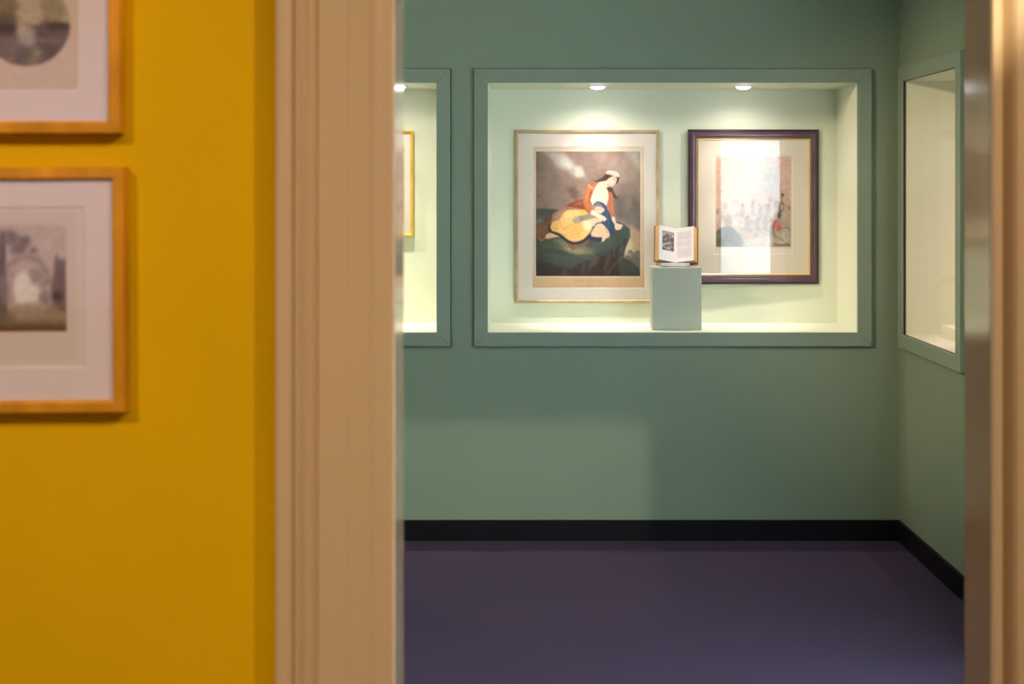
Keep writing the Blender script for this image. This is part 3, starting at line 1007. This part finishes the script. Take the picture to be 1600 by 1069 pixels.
WP = (240, 220, 210)
prof_thin = [(0, 0), (0, 0.0130), (0.0012, 0.0145), (0.0105, 0.0145), (0.0125, 0.0130), (0.0135, 0.0100), (0.0135, 0.0)]
WALLY = ZB + 0.42 - FD - 0.0008
hung_picture('colour print of a woman in an orange jacket on a rock, thin bronze frame',
             804.8, 203.2, 1030.2, 473.6, WALLY - 0.0145, prof_thin, M['brass'], 'framed prints in the main niche',
             canvas_rock(), (831.5, 229, 1007.5, 450.5), WP, M['mount'], 0)


# ---- faded print in the plum frame
def canvas_faded():
    c = Canvas(1114, 240, 1241, 399, 1.5, (224, 202, 186))
    c.rect(1117, 243, 1239, 389, (216, 192, 178), 0.8, 0.6)
    cl = ((c.X > 1119) & (c.X < 1236.6) & (c.Y > 245) & (c.Y < 386)).astype(float)
    c.rect(1119, 245, 1236.6, 386, (204, 160, 140), 1)
    c.put(np.clip((c.Y - 280) / 100, 0, 1), (168, 140, 122), 0.8, 0, cl)
    # architecture and distant buildings
    c.rect(1166, 246, 1214, 296, (186, 176, 170), 0.5, 1.2, cl)
    c.rect(1194, 262, 1222, 300, (170, 160, 154), 0.5, 1.0, cl)
    for y in range(262, 300, 4):
        c.line([(1196, y), (1221, y)], 0.6, (150, 140, 132), 0.4, 0, cl)
    for i in range(40):
        rx = 1128 + (i * 53 % 90); ry = 300 + (i * 31 % 70)
        c.ell(rx, ry, 3 + i % 4, 2.5 + (i * 7) % 5, ((132, 112, 98), (196, 172, 152), (150, 120, 104))[i % 3], 0.5, 0.7, cl)
    # seated crowd and dark mound at the lower left
    c.poly([(1119, 362), (1126, 356), (1140, 353), (1150, 360), (1158, 372), (1170, 386), (1119, 386)], (104, 90, 80), 0.95, 0.8, cl)
    c.ell(1138, 345, 6, 10, (150, 124, 108), 0.8, 0.8, cl)
    c.ell(1121, 331, 1.5, 4, (110, 84, 74), 0.8, 0.4, cl)
    for (x, y) in ((1160, 330), (1176, 326), (1188, 334), (1200, 330), (1168, 348), (1184, 352), (1196, 350)):
        c.ell(x, y, 4, 9, (142, 122, 108), 0.7, 0.8, cl)
        c.ell(x + 1, y - 9, 2.2, 2.5, (120, 92, 80), 0.8, 0.4, cl)
        c.line([(x - 3, y + 6), (x + 7, y + 12)], 1.0, (110, 94, 84), 0.6, 0.3, cl)
    c.poly([(1160, 378), (1205, 366), (1215, 386), (1160, 386)], (196, 178, 160), 0.8, 2, cl)
    # pale figures behind at the right edge
    c.ell(1229, 330, 6, 14, (186, 150, 132), 0.7, 1.2, cl)
    c.ell(1234, 325, 2.2, 3, (132, 98, 84), 0.8, 0.6, cl)
    c.ell(1231, 345, 6, 8, (176, 150, 130), 0.8, 1.0, cl)
    # standing figure
    c.ell(1223.6, 305, 2.3, 3.2, (74, 66, 64), 1, 0.4, cl)
    c.line([(1222.4, 304), (1222, 314)], 1.6, (96, 82, 78), 0.9, 0.3, cl)
    c.poly([(1219, 318), (1223, 315.4), (1226.6, 319), (1226, 326), (1222.6, 331), (1218.6, 332), (1217, 326)], (104, 84, 74), 1, 0.4, cl)
    c.poly([(1221, 319), (1224.6, 318.4), (1224.4, 326), (1221.4, 329), (1219.6, 327)], (200, 156, 128), 1, 0.5, cl)
    c.poly([(1215.4, 334), (1218, 329.6), (1221.6, 331), (1221, 341), (1215, 342)], (76, 80, 86), 1, 0.4, cl)
    # seated figure in red and grey
    c.poly([(1209, 347), (1214, 342), (1222, 342), (1228, 346), (1235, 356), (1236.6, 370), (1232, 380), (1214, 376), (1208, 366), (1206.4, 355)], (168, 146, 130), 1, 0.5, cl)
    c.poly([(1208, 350), (1212, 344), (1215, 346), (1211, 352), (1210, 362), (1214, 371), (1209, 366), (1206.4, 356)], (96, 80, 84), 0.9, 0.4, cl)
    c.poly([(1211, 349), (1216, 345.4), (1220, 350), (1221, 358), (1217, 361.6), (1211.6, 358)], (206, 92, 88), 1, 0.5, cl)
    c.poly([(1210, 346), (1214, 345), (1211.6, 353), (1209, 352)], (190, 44, 60), 1, 0.4, cl)
    c.poly([(1217, 358), (1220.6, 352), (1221, 358)], (128, 62, 56), 0.9, 0.5, cl)
    c.poly([(1224, 360), (1229, 358), (1234, 364), (1235, 376), (1224, 374), (1219.6, 368)], (180, 166, 146), 0.95, 0.8, cl)
    c.line([(1216, 366), (1224, 373), (1236, 383)], 1.4, (204, 186, 162), 0.9, 0.3, cl)
    c.line([(1217, 368.4), (1225, 375.6), (1234, 384)], 1.0, (104, 86, 74), 0.8, 0.3, cl)
    c.line([(1224, 357), (1231, 355), (1236, 360)], 1.0, (112, 90, 78), 0.7, 0.3, cl)
    c.rect(1208, 380, 1236.6, 386, (120, 104, 90), 0.8, 1.0, cl)
    c.ell(1222, 379, 7, 2, (206, 190, 168), 0.8, 0.7, cl)
    c.noise(0.6, 4.0, cl)
    c.noise(3, 3.0, cl)
    return c


prof_plum = [(0, 0), (0, 0.0090), (0.002, 0.0115), (0.007, 0.0122), (0.0095, 0.0112), (0.0115, 0.0128), (0.017, 0.0172), (0.022, 0.0180),
             (0.027, 0.0178), (0.031, 0.0168), (0.0345, 0.0152), (0.0385, 0.0150), (0.040, 0.0140), (0.0415, 0.0120), (0.0415, 0.0)]
PLD = WALLY - 0.0180 - 0.0085
YAW2 = R(1.5)
plum = hung_picture('faded print in a wide dark plum frame with gilt slip, window reflected in its glass',
                    1075.2, 202.4, 1280.6, 444.3, PLD, prof_plum, M['mahogany'], 'framed prints in the main niche',
                    canvas_faded(), (1115, 241.5, 1239.5, 398), (232, 214, 202), M['mount_cream'], 0, yaw=YAW2,
                    slip=(0.0065, M['gold']))
# blackened outer edge of the moulding
p0, p1 = W(1075.2, 202.4, PLD), W(1280.6, 444.3, PLD)
mitred('frame_edge', plum, p1.x - p0.x + 0.001, p0.z - p1.z + 0.001,
       [(0, 0.0), (0, 0.0096), (0.002, 0.0121), (0.0075, 0.0129), (0.0098, 0.0119), (0.0098, 0.0105), (0.001, 0.0080), (0.001, 0.0)], M['ebony'])

# ---- gold framed print in the left niche, mostly hidden
def canvas_left_niche():
    c = Canvas(520, 226, 634, 352, 0.8, (214, 176, 154))
    c.rect(530, 234, 626, 342, (140, 112, 100), 1, 1)
    c.noise(3, 8)
    return c


prof_gold = [(0, 0), (0, 0.019), (0.003, 0.023), (0.008, 0.022), (0.012, 0.020), (0.0135, 0.016), (0.0135, 0.0)]
hung_picture('thin yellow gold picture frame peeping out behind the cream door casing',
             508, 204.6, 645.6, 369.4, WALLY - 0.023, prof_gold, M['goldframe'], None,
             canvas_left_niche(), (522, 228, 632, 350), WP, M['mount'], 0)

# ================================================================== PLINTH, STAND AND BOOK
pz = W(0, 516.2, 6.12)
FZ = mz0 + bw                                     # niche floor
by0 = (EYE - FZ) * F / (516.2 - VY)
px0, px1 = (1019.8 - VX) * by0 / F, (1096.3 - VX) * by0 / F
ptop = EYE - (418.6 - VY) * by0 / F
pl = thing('plinth', 'pale green square plinth under the open book in the main niche', 'plinth',
           ((px0 + px1) / 2, by0, FZ))
pw = (px1 - px0) / 2
T = 0.006
box_obj('front_panel', (-pw, pw, 0, T, 0, ptop - FZ - T), M['plinth'], pl, 0.0008)
box_obj('side_panel', (-pw, -pw + T, T, 0.165, 0, ptop - FZ - T), M['plinth'], pl, 0.0008)
box_obj('side_panel', (pw - T, pw, T, 0.165, 0, ptop - FZ - T), M['plinth'], pl, 0.0008)
box_obj('back_panel', (-pw + T, pw - T, 0.165 - T, 0.165, 0, ptop - FZ - T), M['plinth'], pl, 0.0008)
box_obj('top_panel', (-pw, pw, 0, 0.165, ptop - FZ - T, ptop - FZ), M['plinth'], pl, 0.0008)

by = by0 + 0.080                                 # depth of the gutter at the foot of the book
foot = W(1054.6, 411.6, by)                      # gutter, bottom
TILT, ROLL = R(20), R(2.2)
bookm = Matrix.Translation(foot) @ Matrix.Rotation(ROLL, 4, 'Y') @ Matrix.Rotation(-TILT, 4, 'X')
book = thing('open_book', 'small antique book open at an engraving on the clear stand', 'book', foot)
book.rotation_euler = (Matrix.Rotation(ROLL, 4, 'Y') @ Matrix.Rotation(-TILT, 4, 'X')).to_euler()
# book frame: x across, -y out of the page, z along the spine
BHt = 0.158
WL, WR = 0.0845, 0.0885
AL, AR = R(30), R(30)
TL, TR = 0.030, 0.037


def half(sgn, wd, ang, th):
    """page block cross-section with the pages' gentle curve into the gutter"""
    n = 10
    top = []
    for i in range(n + 1):
        t = i / n
        x = wd * t * math.cos(ang)
        y = -wd * t * math.sin(ang) - 0.004 * math.sin(math.pi * min(1, t * 1.6)) * (1 - t)
        top.append((sgn * x, y))
    ox, oy = top[-1]
    bx_, by_ = ox + sgn * th * math.sin(ang), oy + th * math.cos(ang)
    return top, (bx_, by_)


def page_block(sgn, wd, ang, th, name):
    top, (ex, ey) = half(sgn, wd, ang, th)
    # spine side of the block
    back = [(ex, ey), (sgn * 0.006, th * 0.55)]
    pts = top + back
    bm = bmesh.new()
    prism(bm, pts, 0.003, BHt, 'z')
    return obj(name, bm, M['page_edge'], book)


page_block(-1, WL, AL, TL, 'page_block')
page_block(1, WR, AR, TR, 'page_block')


def page_sheet(sgn, wd, ang, cvs):
    def pos(X, Z):
        t = np.clip(X, 0, 1)
        x = sgn * wd * t * math.cos(ang)
        y = -wd * t * math.sin(ang) - 0.004 * np.sin(np.pi * np.minimum(1, t * 1.6)) * (1 - t) - 0.0006
        return (x, y, 0.003 + (1 - Z) * (BHt - 0.003) + 0 * X)
    return cvs.build('page', book, pos, (246, 226, 220), 0.86)


def pc():
    c = Canvas(0, 0, 1, 1, 100, (244, 222, 214))
    c.s = 100
    return c


c = pc()                                        # left page, x runs from the gutter outwards
cl = ((c.X > 0.07) & (c.X < 0.80) & (c.Y > 0.14) & (c.Y < 0.70)).astype(float)
c.rect(0.07, 0.14, 0.80, 0.70, (150, 122, 112), 1)
c.rect(0.10, 0.14, 0.80, 0.34, (188, 160, 150), 0.8, 0.03, cl)
for i in range(70):
    x = 0.12 + (i * 0.6180339) % 1 * 0.66
    y = 0.24 + (i * 0.381966 * 1.7) % 1 * 0.44
    dk = ((70, 50, 48), (206, 184, 176), (96, 74, 68))[i % 3]
    c.ell(x, y, 0.03 + 0.02 * (i % 3), 0.03 + 0.012 * (i % 4), dk, 0.65, 0.008, cl)
c.rect(0.36, 0.22, 0.55, 0.44, (116, 92, 84), 0.5, 0.02, cl)
c.poly([(0.12, 0.66), (0.75, 0.58), (0.75, 0.64), (0.2, 0.69)], (214, 194, 184), 0.7, 0.01, cl)
c.rect(0.10, 0.655, 0.80, 0.70, (82, 60, 56), 0.6, 0.01, cl)
c.noise(0.006, 16, cl)
page_sheet(-1, WL, AL, c)
c = pc()
c.a[:] = (242, 216, 208)
for k, (y0, y1) in enumerate(((0.13, 0.36), (0.40, 0.57), (0.61, 0.87))):
    c.rect(0.10, y0, 0.86, y1, (214, 182, 176), 0.55, 0.03)
    y = y0
    while y < y1:
        c.line([(0.12, y), (0.82 - 0.1 * ((int(y * 50)) % 3), y)], 0.006, (176, 146, 142), 0.4)
        y += 0.034
# thin text strokes would vanish at this size: keep them soft
page_sheet(1, WR, AR, c)

for sgn, wd, ang, th in ((-1, WL, AL, TL), (1, WR, AR, TR)):
    _, (ex, ey) = half(sgn, wd, ang, th)
    d = Vector((ex - sgn * 0.006, ey - th * 0.55))
    n = Vector((-d.y, d.x)).normalized()
    if n.y < 0:
        n = -n
    over = 1.045
    a0 = Vector((sgn * 0.004, th * 0.55 + 0.0004))
    a1 = Vector((ex, ey)) + (Vector((ex, ey)) - a0) * 0.04 + n * 0.0004
    pts = [tuple(a0), tuple(a1), tuple(a1 + n * 0.003), tuple(a0 + n * 0.003)]
    bm = bmesh.new()
    prism(bm, pts, -0.001, BHt + 0.004, 'z')
    obj('cover_board', bm, M['leather'], book, 0.0006)
# tooled spine between the boards, following a shallow curve
bm = bmesh.new()
sp = [(-0.0046, TL * 0.55 + 0.0005), (0.0, TL * 0.55 + 0.0035), (0.0046, TR * 0.55 + 0.0005), (0.0046, TR * 0.55 + 0.0036), (0.0, TL * 0.55 + 0.0068), (-0.0046, TL * 0.55 + 0.0036)]
prism(bm, sp, -0.001, BHt + 0.004, 'z')
obj('spine', bm, M['leather'], book)

# clear acrylic cradle below: cheeks, front lip pegs and base
st = thing('book_stand', 'clear acrylic cradle holding the open book on the plinth', 'stand', (foot.x, by, ptop))
box_obj('base', (-0.062, 0.062, -0.030, 0.058, 0.0, 0.003), M['acrylic'], st, 0.0006)
lift = foot.z - ptop
for s in (-1, 1):
    bm = bmesh.new()
    prism(bm, [(-0.028, 0.003), (0.050, 0.003), (0.094, 0.115), (0.089, 0.115), (0.036, lift + 0.0), (-0.024, lift - 0.004)], s * 0.0635 - 0.002, s * 0.0635 + 0.002, 'x')
    obj('cheek', bm, M['acrylic'], st)
    box_obj('peg', (s * 0.047 - 0.0016, s * 0.047 + 0.0016, -0.036, -0.030, 0.003, lift + 0.004), M['frost'], st)
box_obj('front_plate', (-0.0615, 0.0615, -0.0235, -0.0205, 0.003, lift + 0.004), M['frost'], st)

# low plinth in the glazed side niche
lp = thing('plinth', 'low pale block inside the glazed side-wall niche', 'plinth', rwm @ Vector((0.172, 0.125, FZ)), RW_ROT)
bm = bmesh.new()
bx(bm, 0, 0.52, 0, 0.20, 0, 0.0485)
obj('block', bm, M['niche'], lp, 0.001)

# ================================================================== FRAMED ENGRAVINGS ON THE YELLOW WALL
def canvas_tree():
    c = Canvas(-134, 322, 131, 578, 0.8, (204, 168, 156))
    cl = ((c.X > -106) & (c.X < 100) & (c.Y > 352) & (c.Y < 520)).astype(float)
    c.rect(-118, 333, 116, 566, (196, 158, 146), 0.6, 3)
    c.rect(-106, 352, 100, 520, (184, 148, 136), 1, 1)
    c.put(np.clip((c.Y - 470) / 50, 0, 1), (112, 76, 44), 0.9, 0, cl)
    # framing tree with its crown at the left, arching foliage, pale bright centre, dark cypress
    c.poly([(-2, 360), (4, 362), (8, 470), (4, 520), (-14, 520), (-8, 420)], (92, 66, 58), 0.9, 1.5, cl)
    for x, y, rx, ry in ((12, 372, 13, 12), (28, 382, 12, 12), (38, 376, 8, 8), (24, 392, 14, 7), (48, 392, 7, 6), (-12, 378, 16, 16), (-30, 390, 20, 16), (-52, 410, 18, 20)):
        c.ell(x, y, rx, ry, (112, 82, 76), 0.75, 2, cl)
    for pts in ([(8, 418), (22, 406), (40, 402), (58, 408), (68, 424), (70, 442), (62, 448)],):
        c.line(pts, 10, (142, 108, 98), 0.8, 2, cl)
    c.ell(50, 432, 14, 12, (136, 104, 92), 0.7, 3, cl)
    c.ell(12, 450, 18, 30, (150, 116, 112), 0.6, 5, cl)
    c.poly([(22, 430), (38, 424), (48, 446), (58, 452), (56, 472), (20, 476), (16, 446)], (214, 182, 172), 0.95, 3, cl)
    c.poly([(82, 410), (86, 394), (90, 408), (100, 406), (101, 490), (78, 486), (76, 448), (80, 430)], (102, 72, 64), 0.9, 2.5, cl)
    c.ell(86, 464, 8, 7, (58, 36, 32), 0.9, 2.5, cl)
    c.ell(66, 466, 8, 12, (112, 86, 82), 0.7, 3, cl)
    c.ell(78, 488, 12, 9, (142, 112, 84), 0.8, 3, cl)
    c.ell(40, 490, 22, 12, (150, 118, 98), 0.7, 4, cl)
    c.rect(-106, 508, 100, 520, (88, 52, 24), 0.85, 4, cl)
    c.ell(6, 500, 14, 14, (112, 86, 62), 0.7, 4, cl)
    c.noise(3, 3, cl)
    return c


def canvas_round():
    c = Canvas(-45, -72, 121, 143, 0.9, (196, 154, 134))
    R0 = ((c.X - 38) / 68.0) ** 2 + ((c.Y - 36) / 66.5) ** 2 < 1
    cl = c.blur(R0.astype(float), 0.8)
    c.put(cl, (168, 136, 110), 1)
    c.rect(-40, 36, 110, 60, (92, 68, 62), 0.95, 2.5, cl)
    c.rect(-40, 60, 110, 104, (98, 72, 56), 0.9, 3, cl)
    for x, y, rx, ry, col in ((2, 8, 24, 18, (112, 86, 64)), (80, 12, 22, 20, (136, 108, 84)), (6, 30, 18, 12, (82, 58, 46)), (66, 34, 10, 8, (96, 70, 56)), (86, 40, 18, 8, (70, 48, 40)),
                              (0, 44, 22, 9, (66, 46, 46)), (90, 56, 14, 12, (100, 78, 72)), (38, 56, 14, 20, (166, 136, 126)), (30, 44, 8, 14, (176, 142, 122)), (50, 24, 16, 14, (172, 138, 114)),
                              (34, 84, 18, 14, (92, 74, 46)), (72, 80, 16, 12, (92, 62, 58)), (54, 82, 8, 7, (150, 128, 78)), (48, 94, 7, 5, (168, 108, 52)), (10, 94, 12, 6, (140, 100, 60)),
                              (12, 72, 14, 12, (120, 88, 84))):
        c.ell(x, y, rx, ry, col, 0.8, 3.5, cl)
    c.noise(2, 3, cl)
    c.line([(6, 122), (70, 123)], 0.8, (150, 112, 96), 0.4)
    c.noise(3, 1.2)
    return c


prof_oak = [(0, 0), (0, 0.0205), (0.0012, 0.022), (0.0125, 0.0225), (0.0150, 0.0212), (0.0162, 0.0180), (0.0162, 0.0)]
YW = (208, 172, 166)
YP = DW0 - 0.0245
hung_picture('honey oak frame with a round engraving, upper of the two on the yellow wall',
             -111, -160, 187.2, 208.3, YP, prof_oak, M['oak'], 'framed engravings on the yellow wall',
             canvas_round(), (-43, -70, 119.5, 141.5), YW, M['mount_left'], 0, walb=(0.90, 0.80, 0.84))
hung_picture('honey oak frame with a dark rectangular engraving, lower of the two on the yellow wall',
             -196, 262.0, 193.6, 646.2, YP, prof_oak, M['oak'], 'framed engravings on the yellow wall',
             canvas_tree(), (-132, 323.5, 129.5, 576.5), YW, M['mount_left'], 0, walb=(0.90, 0.80, 0.84), roll=R(-0.35))
